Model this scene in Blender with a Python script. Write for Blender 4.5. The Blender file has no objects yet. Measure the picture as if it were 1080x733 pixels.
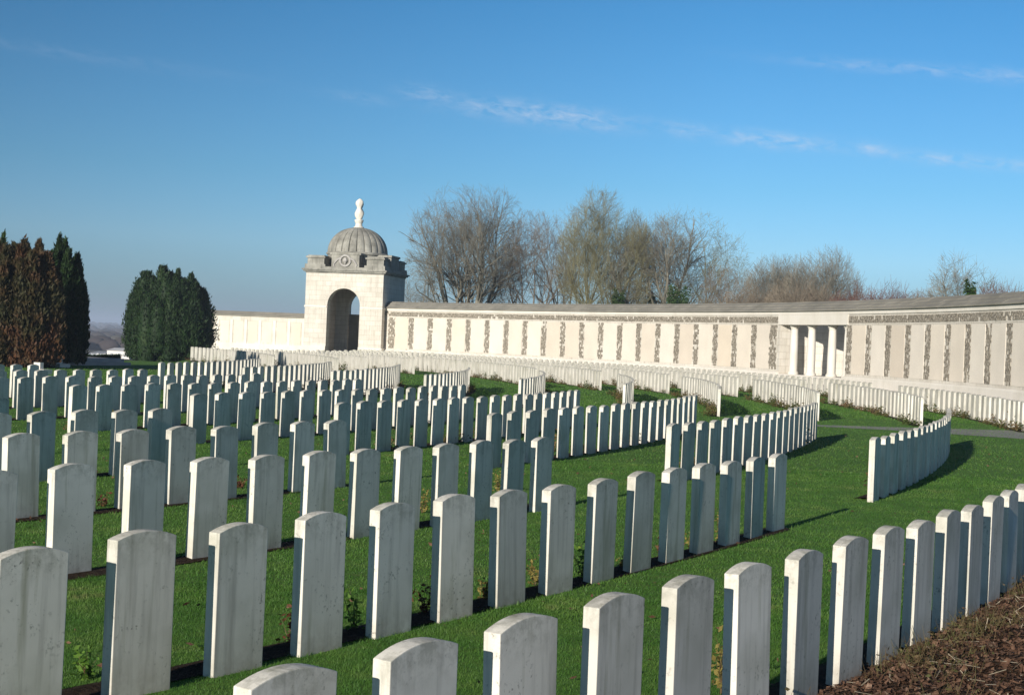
import bpy, bmesh, math, random
import numpy as np
from math import sin, cos, pi, radians, hypot, atan2, sqrt
from mathutils import Vector, Matrix, noise

random.seed(7)
rng = np.random.default_rng(7)
scene = bpy.context.scene
COL = scene.collection

# ------------------------------------------------------------------ camera solve
F, H0, ROLL, EYE = 1606.6, 360.86, 2.413, 1.828      # in pixels of the 1080x733 photograph
CX, CY = -72.243, 54.350                             # common centre of the curved grave rows
cr, sr = cos(radians(ROLL)), sin(radians(ROLL))

def ground(u, v, z=0.0):
    """the point at height z seen at photo pixel u,v"""
    a, b = u - 540, v - H0
    x = cr * a + sr * b
    y = -sr * a + cr * b
    Y = F * (EYE - z) / y
    return x * Y / F, Y

def at_depth(u, v, Y):
    a, b = u - 540, v - H0
    x = cr * a + sr * b
    y = -sr * a + cr * b
    return x * Y / F, EYE - y * Y / F

def arc(r, deg):
    a = radians(deg)
    return CX + r * cos(a), CY + r * sin(a)

# ------------------------------------------------------------------ helpers
def link(name, me, mat=None, parent=None):
    o = bpy.data.objects.new(name, me)
    COL.objects.link(o)
    if mat is not None:
        for m in (mat if isinstance(mat, (list, tuple)) else [mat]):
            me.materials.append(m)
    if parent is not None:
        o.parent = parent
    return o

def tag(o, label=None, cat=None, group=None, kind=None):
    if label: o['label'] = label
    if cat: o['category'] = cat
    if group: o['group'] = group
    if kind: o['kind'] = kind
    return o

def empty(name, loc=(0, 0, 0), rz=0.0):
    o = bpy.data.objects.new(name, None)
    COL.objects.link(o)
    o.location = loc
    o.rotation_euler = (0, 0, rz)
    return o

class MB:
    """collects vertices and faces for one mesh"""
    def __init__(s):
        s.v, s.f, s.m = [], [], []
    def add(s, vs, fs, mi=0):
        n = len(s.v)
        s.v += [tuple(p) for p in vs]
        s.f += [tuple(i + n for i in f) for f in fs]
        s.m += [mi] * len(fs)
    def box(s, x0, x1, y0, y1, z0, z1, rz=0.0, c=(0, 0), mi=0):
        vs = [(x, y, z) for z in (z0, z1) for x, y in ((x0, y0), (x1, y0), (x1, y1), (x0, y1))]
        if rz or c != (0, 0):
            vs = [(c[0] + x * cos(rz) - y * sin(rz), c[1] + x * sin(rz) + y * cos(rz), z) for x, y, z in vs]
        s.add(vs, [(3, 2, 1, 0), (4, 5, 6, 7), (0, 1, 5, 4), (1, 2, 6, 5), (2, 3, 7, 6), (3, 0, 4, 7)], mi)
    def sweep(s, prof, d0, d1, n, cap=True, mi=0):
        """closed profile [(r,z)..] swept about the common centre"""
        k = len(prof)
        vs = []
        for i in range(n + 1):
            a = radians(d0 + (d1 - d0) * i / n)
            for r, z in prof:
                vs.append((CX + r * cos(a), CY + r * sin(a), z))
        fs = []
        for i in range(n):
            for j in range(k):
                j2 = (j + 1) % k
                fs.append((i * k + j, i * k + j2, (i + 1) * k + j2, (i + 1) * k + j))
        if cap:
            fs.append(tuple(range(k - 1, -1, -1)))
            fs.append(tuple(n * k + j for j in range(k)))
        s.add(vs, fs, mi)
    def lathe(s, prof, n, cx=0, cy=0, rad=None, mi=0):
        vs, k = [], len(prof)
        for i in range(n):
            a = 2 * pi * i / n
            for j, (r, z) in enumerate(prof):
                rr = r * (rad(a, j) if rad else 1.0)
                vs.append((cx + rr * cos(a), cy + rr * sin(a), z))
        fs = []
        for i in range(n):
            i2 = (i + 1) % n
            for j in range(k - 1):
                fs.append((i * k + j, i2 * k + j, i2 * k + j + 1, i * k + j + 1))
        fs.append(tuple(i * k for i in range(n - 1, -1, -1)))
        fs.append(tuple(i * k + k - 1 for i in range(n)))
        s.add(vs, fs, mi)
    def tube(s, pts, rads, sides=4, mi=0):
        n0 = len(s.v)
        prev = None
        for i, p in enumerate(pts):
            p = Vector(p)
            if i < len(pts) - 1: d = Vector(pts[i + 1]) - p
            else: d = p - Vector(pts[i - 1])
            if d.length < 1e-9: d = Vector((0, 0, 1))
            d.normalize()
            a = d.orthogonal() if prev is None else (prev - d * prev.dot(d))
            if a.length < 1e-6: a = d.orthogonal()
            a.normalize(); prev = a
            b = d.cross(a)
            for k in range(sides):
                t = 2 * pi * k / sides
                q = p + (a * cos(t) + b * sin(t)) * rads[i]
                s.v.append((q.x, q.y, q.z))
        for i in range(len(pts) - 1):
            for k in range(sides):
                k2 = (k + 1) % sides
                s.f.append((n0 + i * sides + k, n0 + i * sides + k2, n0 + (i + 1) * sides + k2, n0 + (i + 1) * sides + k))
                s.m.append(mi)
    def mesh(s, name, smooth=False):
        me = bpy.data.meshes.new(name)
        me.from_pydata(s.v, [], s.f)
        if any(s.m): me.polygons.foreach_set('material_index', s.m)
        if smooth: me.polygons.foreach_set('use_smooth', [True] * len(s.f))
        me.update()
        return me
    def build(s, name, mat, parent=None, smooth=False, fix=True):
        me = s.mesh(name, smooth)
        if fix:
            bm = bmesh.new(); bm.from_mesh(me)
            bmesh.ops.recalc_face_normals(bm, faces=bm.faces)
            bm.to_mesh(me); bm.free()
        return link(name, me, mat, parent)

def quads_mesh(name, V, smooth=False):
    """V: (n,k,3) array of separate k-gons -> mesh"""
    n, k = V.shape[:2]
    me = bpy.data.meshes.new(name)
    me.vertices.add(n * k)
    me.vertices.foreach_set('co', V.reshape(-1).astype(np.float32))
    me.loops.add(n * k)
    me.loops.foreach_set('vertex_index', np.arange(n * k, dtype=np.int32))
    me.polygons.add(n)
    me.polygons.foreach_set('loop_start', np.arange(0, n * k, k, dtype=np.int32))
    me.polygons.foreach_set('loop_total', np.full(n, k, dtype=np.int32))
    me.update(calc_edges=True)
    return me

# ------------------------------------------------------------------ materials
class NT:
    def __init__(s, name):
        s.mat = bpy.data.materials.new(name); s.mat.use_nodes = True
        s.t = s.mat.node_tree; s.n = s.t.nodes; s.l = s.t.links
        s.b = s.n['Principled BSDF']
        s.tc = s.n.new('ShaderNodeTexCoord')
        s.coord = s.tc.outputs['Object']
    def new(s, k, **kw):
        nd = s.n.new(k)
        for a, v in kw.items(): setattr(nd, a, v)
        return nd
    def set(s, sock, v):
        if isinstance(v, bpy.types.NodeSocket): s.l.new(v, sock)
        else: sock.default_value = v
    def mapping(s, scale, off=None, coord=None):
        m = s.new('ShaderNodeMapping')
        s.l.new(coord or s.coord, m.inputs[0]); m.inputs['Scale'].default_value = scale
        if off is not None: s.set(m.inputs['Location'], off)
        return m.outputs[0]
    def noise(s, scale, detail=4, rough=.55, vec=None, dist=0.0):
        nd = s.new('ShaderNodeTexNoise')
        s.l.new(vec or s.coord, nd.inputs['Vector'])
        nd.inputs['Scale'].default_value = scale; nd.inputs['Detail'].default_value = detail
        nd.inputs['Roughness'].default_value = rough; nd.inputs['Distortion'].default_value = dist
        return nd.outputs['Fac']
    def ramp(s, fac, stops, interp='LINEAR'):
        r = s.new('ShaderNodeValToRGB'); s.l.new(fac, r.inputs[0])
        cr_ = r.color_ramp; cr_.interpolation = interp
        while len(cr_.elements) < len(stops): cr_.elements.new(.5)
        for e, (p, c) in zip(cr_.elements, stops):
            e.position = p; e.color = (*c, 1) if len(c) == 3 else c
        return r.outputs[0]
    def g(s, fac, lo, hi, a=0., b=1.):
        m = s.new('ShaderNodeMapRange'); m.clamp = True
        s.l.new(fac, m.inputs[0])
        for i, v in enumerate((lo, hi, a, b)): m.inputs[i + 1].default_value = v
        return m.outputs[0]
    def mix(s, fac, a, b, mode='MIX'):
        m = s.new('ShaderNodeMix', data_type='RGBA', blend_type=mode)
        s.set(m.inputs[0], fac)
        for i, v in ((6, a), (7, b)):
            if isinstance(v, tuple): v = (*v, 1) if len(v) == 3 else v
            s.set(m.inputs[i], v)
        return m.outputs[2]
    def math(s, op, a, b=0.0):
        m = s.new('ShaderNodeMath', operation=op)
        s.set(m.inputs[0], a); s.set(m.inputs[1], b)
        return m.outputs[0]
    def bump(s, h, strength, dist):
        b = s.new('ShaderNodeBump'); b.inputs['Strength'].default_value = strength
        b.inputs['Distance'].default_value = dist
        s.l.new(h, b.inputs['Height']); s.l.new(b.outputs[0], s.b.inputs['Normal'])
    def done(s, col, rough=.8, spec=.3):
        s.set(s.b.inputs['Base Color'], (*col, 1) if isinstance(col, tuple) else col)
        s.set(s.b.inputs['Roughness'], rough)
        s.b.inputs['Specular IOR Level'].default_value = spec
        return s.mat

def stone_mat(name, c1, c2, streak=.5, lichen=.3, per_object=False, block=None, green=.35, sc=1.0):
    t = NT(name)
    vec = t.coord
    if per_object:
        oi = t.new('ShaderNodeObjectInfo')
        rnd = oi.outputs['Random']
        cmb = t.new('ShaderNodeCombineXYZ')
        for i, k in enumerate((37., 53., 0.)):
            t.l.new(t.math('MULTIPLY', rnd, k), cmb.inputs[i])
        vec = t.mapping((1, 1, 1), off=cmb.outputs[0])
    col = t.mix(t.g(t.noise(1.6 * sc, 5, vec=vec), .3, .7), c1, c2)
    # rain streaks
    st = t.noise(1.0, 5, .6, vec=t.mapping((16 * sc, 16 * sc, 1.1 * sc), coord=vec))
    col = t.mix(t.math('MULTIPLY', t.g(st, .5, .75), streak), col, tuple(k * .55 for k in c2))
    # algae
    al = t.noise(1.0, 4, .6, vec=t.mapping((9 * sc, 9 * sc, .7 * sc), coord=vec))
    col = t.mix(t.math('MULTIPLY', t.g(al, .58, .74), green), col, (.22, .22, .12))
    # lichen specks
    sp = t.noise(34 * sc, 3, .7, vec=vec)
    pat = t.noise(3 * sc, 3, .6, vec=vec)
    spk = t.math('MULTIPLY', t.g(sp, .58, .7), t.g(pat, .45, .65))
    col = t.mix(t.math('MULTIPLY', spk, lichen), col, (.1, .1, .08))
    if per_object:
        sz = t.new('ShaderNodeSeparateXYZ'); t.l.new(t.coord, sz.inputs[0])
        topd = t.math('MULTIPLY', t.g(sz.outputs[2], .62, .80), t.g(t.noise(13, 5, .75, vec=vec), .44, .62))
        col = t.mix(t.math('MULTIPLY', topd, .5), col, (.20, .20, .15))
        ft = t.math('MULTIPLY', t.g(sz.outputs[2], .22, .0), t.g(t.noise(7, 5, .7, vec=vec), .35, .6))
        col = t.mix(t.math('MULTIPLY', ft, .45), col, (.22, .17, .11))
        big = t.noise(2.2, 3, .5, vec=vec)
        col = t.mix(t.math('MULTIPLY', t.g(big, .5, .68), .35), col, (.33, .33, .25))
        hs = t.new('ShaderNodeHueSaturation')
        t.l.new(t.g(rnd, 0, 1, .84, 1.05), hs.inputs['Value'])
        t.l.new(t.math('FRACT', t.math('MULTIPLY', rnd, 7.31)), hs.inputs['Fac'])
        hs.inputs['Fac'].default_value = 1
        t.l.new(col, hs.inputs['Color'])
        for lk in list(t.l):
            if lk.to_socket == hs.inputs['Fac']: t.l.remove(lk)
        col = hs.outputs[0]
    if block:
        sb = t.new('ShaderNodeSeparateXYZ'); t.l.new(t.coord, sb.inputs[0])
        cb_ = t.new('ShaderNodeCombineXYZ'); t.l.new(t.math('ADD', sb.outputs[0], t.math('MULTIPLY', sb.outputs[1], .83)), cb_.inputs[0]); t.l.new(sb.outputs[2], cb_.inputs[1])
        br = t.new('ShaderNodeTexBrick'); t.l.new(cb_.outputs[0], br.inputs['Vector'])
        br.inputs['Scale'].default_value = 1; br.inputs['Brick Width'].default_value = .85; br.inputs['Row Height'].default_value = .38
        br.inputs['Mortar Size'].default_value = .012; br.inputs['Color1'].default_value = (1, 1, 1, 1); br.inputs['Color2'].default_value = (.86, .85, .83, 1)
        br.inputs['Mortar'].default_value = (.62, .58, .52, 1)
        col = t.mix(block, col, br.outputs['Color'], 'MULTIPLY')
    t.bump(t.noise(60 * sc, 4, .6, vec=vec), .12 if per_object else .25, .003)
    return t.done(col, .85, .25)

M = {}
M['headstone'] = stone_mat('portland_stone', (.79, .755, .68), (.66, .63, .56), .7, .8, True, green=.6)
M['wall_stone'] = stone_mat('wall_stone', (.71, .67, .605), (.57, .53, .47), .45, .5, green=.2, sc=.5, block=.75)
M['dome_stone'] = stone_mat('weathered_stone', (.40, .39, .35), (.19, .185, .165), .7, .7, green=.3, sc=.7, block=.5)
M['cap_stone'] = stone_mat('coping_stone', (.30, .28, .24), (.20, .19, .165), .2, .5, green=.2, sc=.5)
M['step_stone'] = stone_mat('step_stone', (.46, .44, .42), (.34, .32, .31), .1, .3, green=.1)
M['pale_stone'] = stone_mat('pale_dressed_stone', (.74, .70, .64), (.65, .61, .54), .15, .2, green=.1, sc=.5)  # paler dressed stone for mouldings, columns and blocks

def panel_mat(name, c):
    t = NT(name)
    # rows of carved names: thin broken dark lines
    geo = t.new('ShaderNodeSeparateXYZ'); t.l.new(t.coord, geo.inputs[0])
    fr = t.math('FRACT', t.math('MULTIPLY', geo.outputs[2], 26.0))
    ln = t.g(fr, .35, .5)
    br = t.noise(14, 3, .7, vec=t.mapping((1, 1, 3)))
    mask = t.math('MULTIPLY', ln, t.g(br, .46, .56))
    col = t.mix(t.g(t.noise(.8, 4), .3, .7), c, tuple(k * .9 for k in c))
    oi = t.new('ShaderNodeObjectInfo')
    tint = t.ramp(oi.outputs['Random'], [(0, (.86, .80, .74)), (.45, (1, .98, .96)), (1, (.93, .86, .78))])
    col = t.mix(1.0, col, tint, 'MULTIPLY')
    col = t.mix(t.math('MULTIPLY', mask, .16), col, (.3, .27, .24))
    return t.done(col, .85, .2)
M['panel'] = panel_mat('inscribed_panel', (.77, .725, .655))

t = NT('knapped_flint')
vo = t.new('ShaderNodeTexVoronoi'); vo.inputs['Scale'].default_value = 11
t.l.new(t.coord, vo.inputs['Vector'])
c = t.ramp(t.noise(9, 3), [(0.3, (.10, .09, .072)), (.55, (.22, .19, .15)), (.75, (.36, .32, .26))])
c = t.mix(t.g(vo.outputs['Distance'], .5, .75), c, (.40, .36, .30))
t.bump(vo.outputs['Distance'], .6, .02)
M['flint'] = t.done(c, .6, .4)

# lawn / country: one ground sheet
t = NT('lawn')
n1 = t.noise(.55, 6, .6); n2 = t.noise(7, 5, .7); n3 = t.noise(55, 4, .7)
c = t.mix(t.g(n1, .35, .65), (.074, .175, .028), (.100, .212, .036))
c = t.mix(t.g(n2, .45, .75), c, (.135, .205, .045))
c = t.mix(t.math('MULTIPLY', t.g(n3, .45, .72), .55), c, (.030, .075, .010))
c = t.mix(t.math('MULTIPLY', t.g(t.noise(2.1, 5, .7), .62, .74), .5), c, (.19, .18, .07))
sx = t.new('ShaderNodeSeparateXYZ'); t.l.new(t.coord, sx.inputs[0])
ln = t.new('ShaderNodeVectorMath', operation='LENGTH'); t.l.new(t.coord, ln.inputs[0])
far = t.g(ln.outputs['Value'], 130, 200)
fn = t.noise(1.0, 6, .65, vec=t.mapping((.006, .002, .004)))
cf = t.ramp(fn, [(.3, (.05, .05, .03)), (.45, (.10, .085, .05)), (.55, (.06, .075, .03)), (.7, (.13, .11, .075))])
c = t.mix(far, c, cf)
t.bump(t.noise(40, 5, .75), .45, .02)
M['lawn'] = t.done(c, .9, .15)

def leaf_mat(name, stops, scale=3.0, trans=.25, rough=.65):
    t = NT(name)
    c = t.ramp(t.noise(scale, 4, .7), stops)
    t.done(c, rough, .25)
    tr = t.new('ShaderNodeBsdfTranslucent'); t.l.new(c, tr.inputs[0])
    mx = t.new('ShaderNodeMixShader'); mx.inputs[0].default_value = trans
    out = t.n['Material Output']
    t.l.new(t.b.outputs[0], mx.inputs[1]); t.l.new(tr.outputs[0], mx.inputs[2])
    t.l.new(mx.outputs[0], out.inputs[0])
    return t.mat
M['grass'] = leaf_mat('grass_blades', [(.28, (.038, .108, .016)), (.45, (.066, .165, .026)), (.6, (.112, .212, .040)), (.76, (.24, .24, .10))], 1.3, .3, .5)
M['yew'] = leaf_mat('yew_needles', [(.3, (.006, .016, .004)), (.55, (.014, .036, .008)), (.75, (.035, .060, .012))], 1.6, .08)
M['yew_brown'] = leaf_mat('browned_yew_needles', [(.30, (.018, .030, .009)), (.47, (.045, .036, .014)), (.62, (.085, .036, .017)), (.8, (.12, .06, .028))], .55, .08)
M['bush'] = leaf_mat('bush_leaves', [(.3, (.015, .04, .008)), (.6, (.04, .08, .012)), (.8, (.10, .11, .03))], 4, .15)
M['ivy'] = leaf_mat('ivy_leaves', [(.3, (.012, .035, .008)), (.7, (.04, .075, .015))], 3, .1)
M['green_plant'] = leaf_mat('fresh_leaves', [(.3, (.05, .12, .015)), (.6, (.12, .22, .03)), (.8, (.30, .34, .07))], 14, .3)
M['red_plant'] = leaf_mat('reddish_leaves', [(.3, (.05, .02, .015)), (.55, (.12, .045, .02)), (.8, (.12, .13, .04))], 14, .2)
M['yellow_plant'] = leaf_mat('autumn_leaves', [(.3, (.12, .10, .03)), (.55, (.30, .24, .07)), (.8, (.10, .16, .03))], 14, .3)
M['dry_plant'] = leaf_mat('dry_plants', [(.25, (.04, .026, .014)), (.45, (.13, .085, .045)), (.6, (.08, .09, .03)), (.78, (.32, .24, .14))], 9, .2)
M['bed_plant'] = leaf_mat('border_leaves', [(.25, (.03, .05, .012)), (.45, (.07, .09, .02)), (.6, (.15, .09, .045)), (.78, (.24, .20, .08))], 1.4, .2)

def bark_mat(name, a, b, scale=6.):
    t = NT(name)
    c = t.mix(t.g(t.noise(scale, 4), .35, .65), a, b)
    return t.done(c, .9, .15)
M['bark'] = bark_mat('grey_bark', (.13, .12, .095), (.22, .205, .165), .6)
M['bark_olive'] = bark_mat('olive_bark', (.14, .13, .07), (.24, .225, .13), .6)
M['bark_brown'] = bark_mat('brown_bark', (.15, .12, .09), (.23, .19, .145), .6)
M['bark_red'] = bark_mat('reddish_twigs', (.10, .05, .04), (.16, .085, .07), .6)
M['bark_dark'] = bark_mat('dark_bark', (.04, .03, .02), (.07, .055, .04))

t = NT('garden_soil')
c = t.ramp(t.noise(22, 5, .7), [(.3, (.018, .012, .008)), (.55, (.045, .03, .02)), (.75, (.09, .065, .045))])
t.bump(t.noise(30, 5, .7), 1., .04)
M['soil'] = t.done(c, .95, .1)
t = NT('bark_chips')
c = t.ramp(t.noise(9, 4, .8), [(.25, (.03, .016, .010)), (.45, (.085, .045, .028)), (.58, (.15, .085, .055)), (.68, (.30, .21, .15)), (.78, (.45, .36, .27))])
M['mulch'] = t.done(c, .85, .2)
t = NT('path_paving')
c = t.mix(t.g(t.noise(1.5, 6, .7), .3, .7), (.23, .22, .20), (.32, .31, .29))
M['path'] = t.done(c, .9, .2)
t = NT('far_woodland')
c = t.ramp(t.noise(.02, 5, .7), [(.3, (.035, .03, .03)), (.5, (.065, .05, .045)), (.7, (.07, .07, .045))])
M['far'] = t.done(c, .95, .05)
t = NT('white_render'); c = t.mix(t.g(t.noise(.5, 4), .3, .7), (.75, .73, .70), (.68, .66, .64)); M['white'] = t.done(c, .7, .2)
t = NT('greenhouse_glass')
sx = t.new('ShaderNodeSeparateXYZ'); t.l.new(t.coord, sx.inputs[0])
c = t.mix(t.g(t.math('FRACT', t.math('MULTIPLY', sx.outputs[0], .6)), .7, .8), (.22, .24, .27), (.55, .55, .56)); M['glass'] = t.done(c, .35, .5)
t = NT('grey_roof'); c = t.mix(t.g(t.noise(.5, 4), .3, .7), (.33, .33, .35), (.4, .4, .41)); M['roof'] = t.done(c, .6, .3)

# ------------------------------------------------------------------ ground sheet
_D = [0, 70, 85, 105, 200, 330, 700, 1500, 3500, 6000, 14000]
_Z = [0, 0, -.03, -.50, -2.6, -5.3, -9.0, -10.0, -3.5, .6, -12]
_D2 = [0, 150, 200, 330, 700, 1500, 3500, 6000, 14000]
_Z2 = [0, 0, -1.0, -4.5, -9.0, -10.0, -3.5, .6, -12]
def terrain(x, y):
    d = hypot(x, y)
    az = math.degrees(atan2(x, y))
    k = min(1, max(0, (-11.3 - az) / 1.2))
    z = (1 - k) * np.interp(d, _D2, _Z2) + k * np.interp(d, _D, _Z)
    if d > 500:
        z += (noise.noise(Vector((x / 700, y / 700, 0))) * 1.0) * min(1, (d - 500) / 1500) * 3.0
    return float(z)

mb = MB()
azs = list(np.arange(-180, -24, 6)) + list(np.arange(-24, 24.1, .5)) + list(np.arange(30, 180, 6))
rs = list(np.concatenate([[.5], np.arange(4, 60, 4), np.arange(60, 160, 6), np.geomspace(160, 14000, 46)]))
na = len(azs)
for r in rs:
    for a in azs:
        x, y = r * sin(radians(a)), r * cos(radians(a))
        mb.v.append((x, y, terrain(x, y)))
for i in range(len(rs) - 1):
    for j in range(na):
        j2 = (j + 1) % na
        mb.f.append((i * na + j, i * na + j2, (i + 1) * na + j2, (i + 1) * na + j)); mb.m.append(0)
mb.f.append(tuple(range(na))); mb.m.append(0)
g = mb.build('ground', M['lawn'], smooth=True)
tag(g, kind='structure')

# paved path crossing between the blocks of rows
mb = MB()
far_e = [(5.2, 39.7), (8.2, 39.9), (10.0, 40.3), (13.2, 41.3), (20, 43)]
near_e = [(5.2, 39.2), (8.2, 38.9), (10.0, 38.6), (12.6, 36.9), (20, 31)]
vs = [(x, y, .006) for x, y in far_e] + [(x, y, .006) for x, y in near_e]
mb.add(vs, [(i, i + 1, i + 6, i + 5) for i in range(4)])
tag(mb.build('path', M['path']), kind='structure')

# ------------------------------------------------------------------ headstones
def headstone_mesh(name, w=.38, d=.076, hs=.774, hc=.81, seg=12, bevel=.004, below=.15):
    bm = bmesh.new()
    pts = [(-w / 2, -below), (w / 2, -below)]
    for i in range(seg + 1):
        x = w / 2 - w * i / seg
        k = 2 * x / w
        pts.append((x, hc - (hc - hs) * k * k))
    f = [bm.verts.new((x, -d / 2, z)) for x, z in pts]
    b = [bm.verts.new((x, d / 2, z)) for x, z in pts]
    n = len(pts)
    bm.faces.new(f); bm.faces.new(b[::-1])
    for i in range(n):
        bm.faces.new((f[(i + 1) % n], f[i], b[i], b[(i + 1) % n]))
    bmesh.ops.recalc_face_normals(bm, faces=bm.faces)
    if bevel:
        ed = [e for e in bm.edges if abs(e.verts[0].co.y - e.verts[1].co.y) < 1e-6 and min(e.verts[0].co.z, e.verts[1].co.z) > -below + .01
              or (abs(e.verts[0].co.y - e.verts[1].co.y) < 1e-6 and abs(e.verts[0].co.x - e.verts[1].co.x) < 1e-6)
              or (abs(e.verts[0].co.y - e.verts[1].co.y) > .01 and abs(e.verts[0].co.z - hs) < 1e-4)]
        bmesh.ops.bevel(bm, geom=ed, offset=bevel, segments=2, affect='EDGES', profile=.6)
    me = bpy.data.meshes.new(name); bm.to_mesh(me); bm.free()
    return me
HS = headstone_mesh('headstone')
HS.materials.append(M['headstone'])

ORD = ('first second third fourth fifth sixth seventh eighth ninth tenth eleventh twelfth thirteenth fourteenth fifteenth '
       'sixteenth seventeenth eighteenth nineteenth twentieth twenty-first twenty-second twenty-third twenty-fourth twenty-fifth twenty-sixth twenty-seventh twenty-eighth').split()
stones = []      # (x, y, tangent angle, block, row, index)
def poly(c, t): return ((c[0] * t + c[1]) * t + c[2]) * t + c[3]
NEAR = [
 (0, 14, [-4.6e-05, -0.000639, 0.378314, -0.656089], [4.2e-05, 0.003636, 0.526376, 4.693924]),
 (1, 15, [-7.9e-05, -0.000166, 0.371168, -2.167057], [-0.000274, 0.007959, 0.558381, 7.022048]),
 (2, 11, [0.000159, -0.006065, 0.397822, -3.146421], [-0.001181, 0.01679, 0.505306, 11.072116]),
 (3, 8, [-0.000568, 0.005484, 0.332469, -4.438473], [0.002188, -0.025261, 0.670166, 14.000147])]
for n, k, cx_, cy_ in NEAR:
    e = 1 if n == 2 else 0
    if n >= 1:      # even out the fitted places along a smooth arc
        rr_ = [hypot(poly(cx_, i) - CX, poly(cy_, i) - CY) for i in range(k)]
        pp_ = [atan2(poly(cy_, i) - CY, poly(cx_, i) - CX) for i in range(k)]
        fr_, fp_ = np.polyfit(range(k), rr_, 1 if n > 1 else 2), np.polyfit(range(k), pp_, 2)
    for i in range(k + (1 if n == 0 else 0) + e):
        if n == 0: x, y = poly(cx_, i), poly(cy_, i)
        else:
            r__, p__ = np.polyval(fr_, i - e), np.polyval(fp_, i - e)
            x, y = float(CX + r__ * cos(p__)), float(CY + r__ * sin(p__))
        stones.append((x, y, atan2(y - CY, x - CX), 'near', n, i))
RAD = [87.151, 84.484, 81.699, 78.977, 76.369, 73.681, 70.982, 68.35, 65.75, 63.05]
SPC = [.69, .698, .695, .693, .674, .676, .691, .69, .69, .69]
for n, d0, k in ((4, -29.36, 5), (5, -27.45, 1)):
    for i in range(k):
        a = d0 + math.degrees(i * SPC[n] / RAD[n])
        x, y = arc(RAD[n], a)
        stones.append((x, y, radians(a), 'near', n, i))
# middle block
MID = {1: (-24.42, -14.8), 2: (-24.24, -14.8), 3: (-24.19, -14.5), 4: (-24.1, -14.8), 5: (-24.05, -14.9), 6: (-23.78, -14.8),
       7: (-22.9, -15.0), 8: (-20.3, -15.3), 9: (-17.8, -15.7)}
for n, (a0, a1) in MID.items():
    st = math.degrees(SPC[n] / RAD[n])
    k = int(round((a1 - a0) / st)) + 1
    for i in range(k):
        a = a0 + i * st
        x, y = arc(RAD[n], a)
        stones.append((x, y, radians(a), 'middle', n, i))
# far block
FAR = {n: (a0, int(round((a1 - a0) / math.degrees(SPC[n] / RAD[n]))) + 1) for n, (a0, a1) in {0: (-9.0, 2.2), 1: (-8.5, 2.6), 2: (-8.4, 2.7), 3: (-8.6, 3.1), 4: (-8.9, 2.4), 5: (-8.9, 2.5), 6: (-9.0, 2.5), 7: (-9.3, 2.7), 8: (-9.3, 2.7), 9: (-8.95, 2.7)}.items()}
for n, (a0, k) in FAR.items():
    st = math.degrees(SPC[n] / RAD[n])
    for i in range(k):
        a = a0 + i * st
        x, y = arc(RAD[n] - (.25 if n > 4 else 0), a)
        stones.append((x, y, radians(a), 'far', n, i))
# furthest block: beyond the count of three hundred
MASS = {0: (4.9, 46), 1: (5.0, 44), 2: (5.1, 42), 3: (5.4, 40), 4: (6.2, 38), 5: (6.2, 36), 6: (18.5, 34), 7: (18.0, 33), 8: (10, 32), 9: (11.5, 31)}
mass = []
for n, (a0, a1) in MASS.items():
    st = math.degrees(SPC[n] / RAD[n])
    a = a0
    while a < a1:
        x, y = arc(RAD[n], a)
        mass.append((x, y, radians(a), 'furthest', n, 0))
        a += st

ORDER = ['front', 'second', 'third', 'fourth', 'fifth', 'sixth', 'seventh', 'eighth', 'ninth', 'tenth']
def row_phrase(block, n):
    if block == 'near':
        return ('front row beside the bark mulch' if n == 0 else 'second row from the front, near block' if n == 1 else
                '%s row from the front, near block' % ORDER[n])
    if block == 'middle':
        return ('lone curved row standing at right' if n == 1 else '%s curved row behind the gap, middle block' % ORDER[n - 1])
    return 'far block beyond the path, %s row from right' % ('rightmost' if n == 0 else ORDER[n])
LOOK = {('near', 0): 'pale grey weathered', ('near', 1): 'grey shaded', ('near', 2): 'bluish grey', ('near', 3): 'blue-grey', ('near', 4): 'slate-grey', ('near', 5): 'slate-grey'}
SPECIAL = {('near', 1, 0): 'broad weathered headstone with a green algae streak, cut by the left edge of the view',
           ('near', 0, 0): 'pale headstone of which only the rounded top shows at the bottom edge',
           ('near', 0, 1): 'pale headstone with clean rounded top at the bottom, right of the lowest one'}
stones.sort(key=lambda s: hypot(s[0], s[1]))
rj = random.Random(3)
n_ind = 0
for s in stones:
    x, y, a, block, n, i = s
    if n_ind >= 300:
        mass.append(s); continue
    n_ind += 1
    o = bpy.data.objects.new('headstone', HS); COL.objects.link(o)
    o.location = (x, y, rj.uniform(-.014, .010))
    j = 1.0 if block == 'near' else .6
    o.rotation_euler = (radians(rj.gauss(0, .6) * j), radians(rj.gauss(0, .55) * j), a - pi / 2 + radians(rj.gauss(0, .8) * j))
    look = LOOK.get((block, n), 'pale' if block == 'far' else 'white-edged')
    end = 'left' if block != 'far' else 'near'
    lab = SPECIAL.get((block, n, i)) or '%s headstone, %s from %s end, %s' % (look, ORD[i], end, row_phrase(block, n))
    tag(o, lab, 'headstone', 'headstones in curved rows on the lawn')
# the hundreds of small far ones
hm = headstone_mesh('m', seg=4, bevel=0, below=.05)
hv = np.array([v.co[:] for v in hm.vertices]); hf = [tuple(p.vertices) for p in hm.polygons]
mb = MB()
for x, y, a, *_ in mass:
    c_, s_ = cos(a - pi / 2 + rj.gauss(0, .012)), sin(a - pi / 2 + rj.gauss(0, .012))
    V = np.stack([x + hv[:, 0] * c_ - hv[:, 1] * s_, y + hv[:, 0] * s_ + hv[:, 1] * c_, hv[:, 2] + rj.uniform(-.01, .01)], 1)
    mb.add(V.tolist(), hf)
o = mb.build('far_headstones', M['headstone'], fix=False)
tag(o, 'hundreds of small sunlit white headstones packed in rows before the curved wall', 'headstones', kind='stuff')
print('stones', n_ind, 'mass', len(mass))

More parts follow.
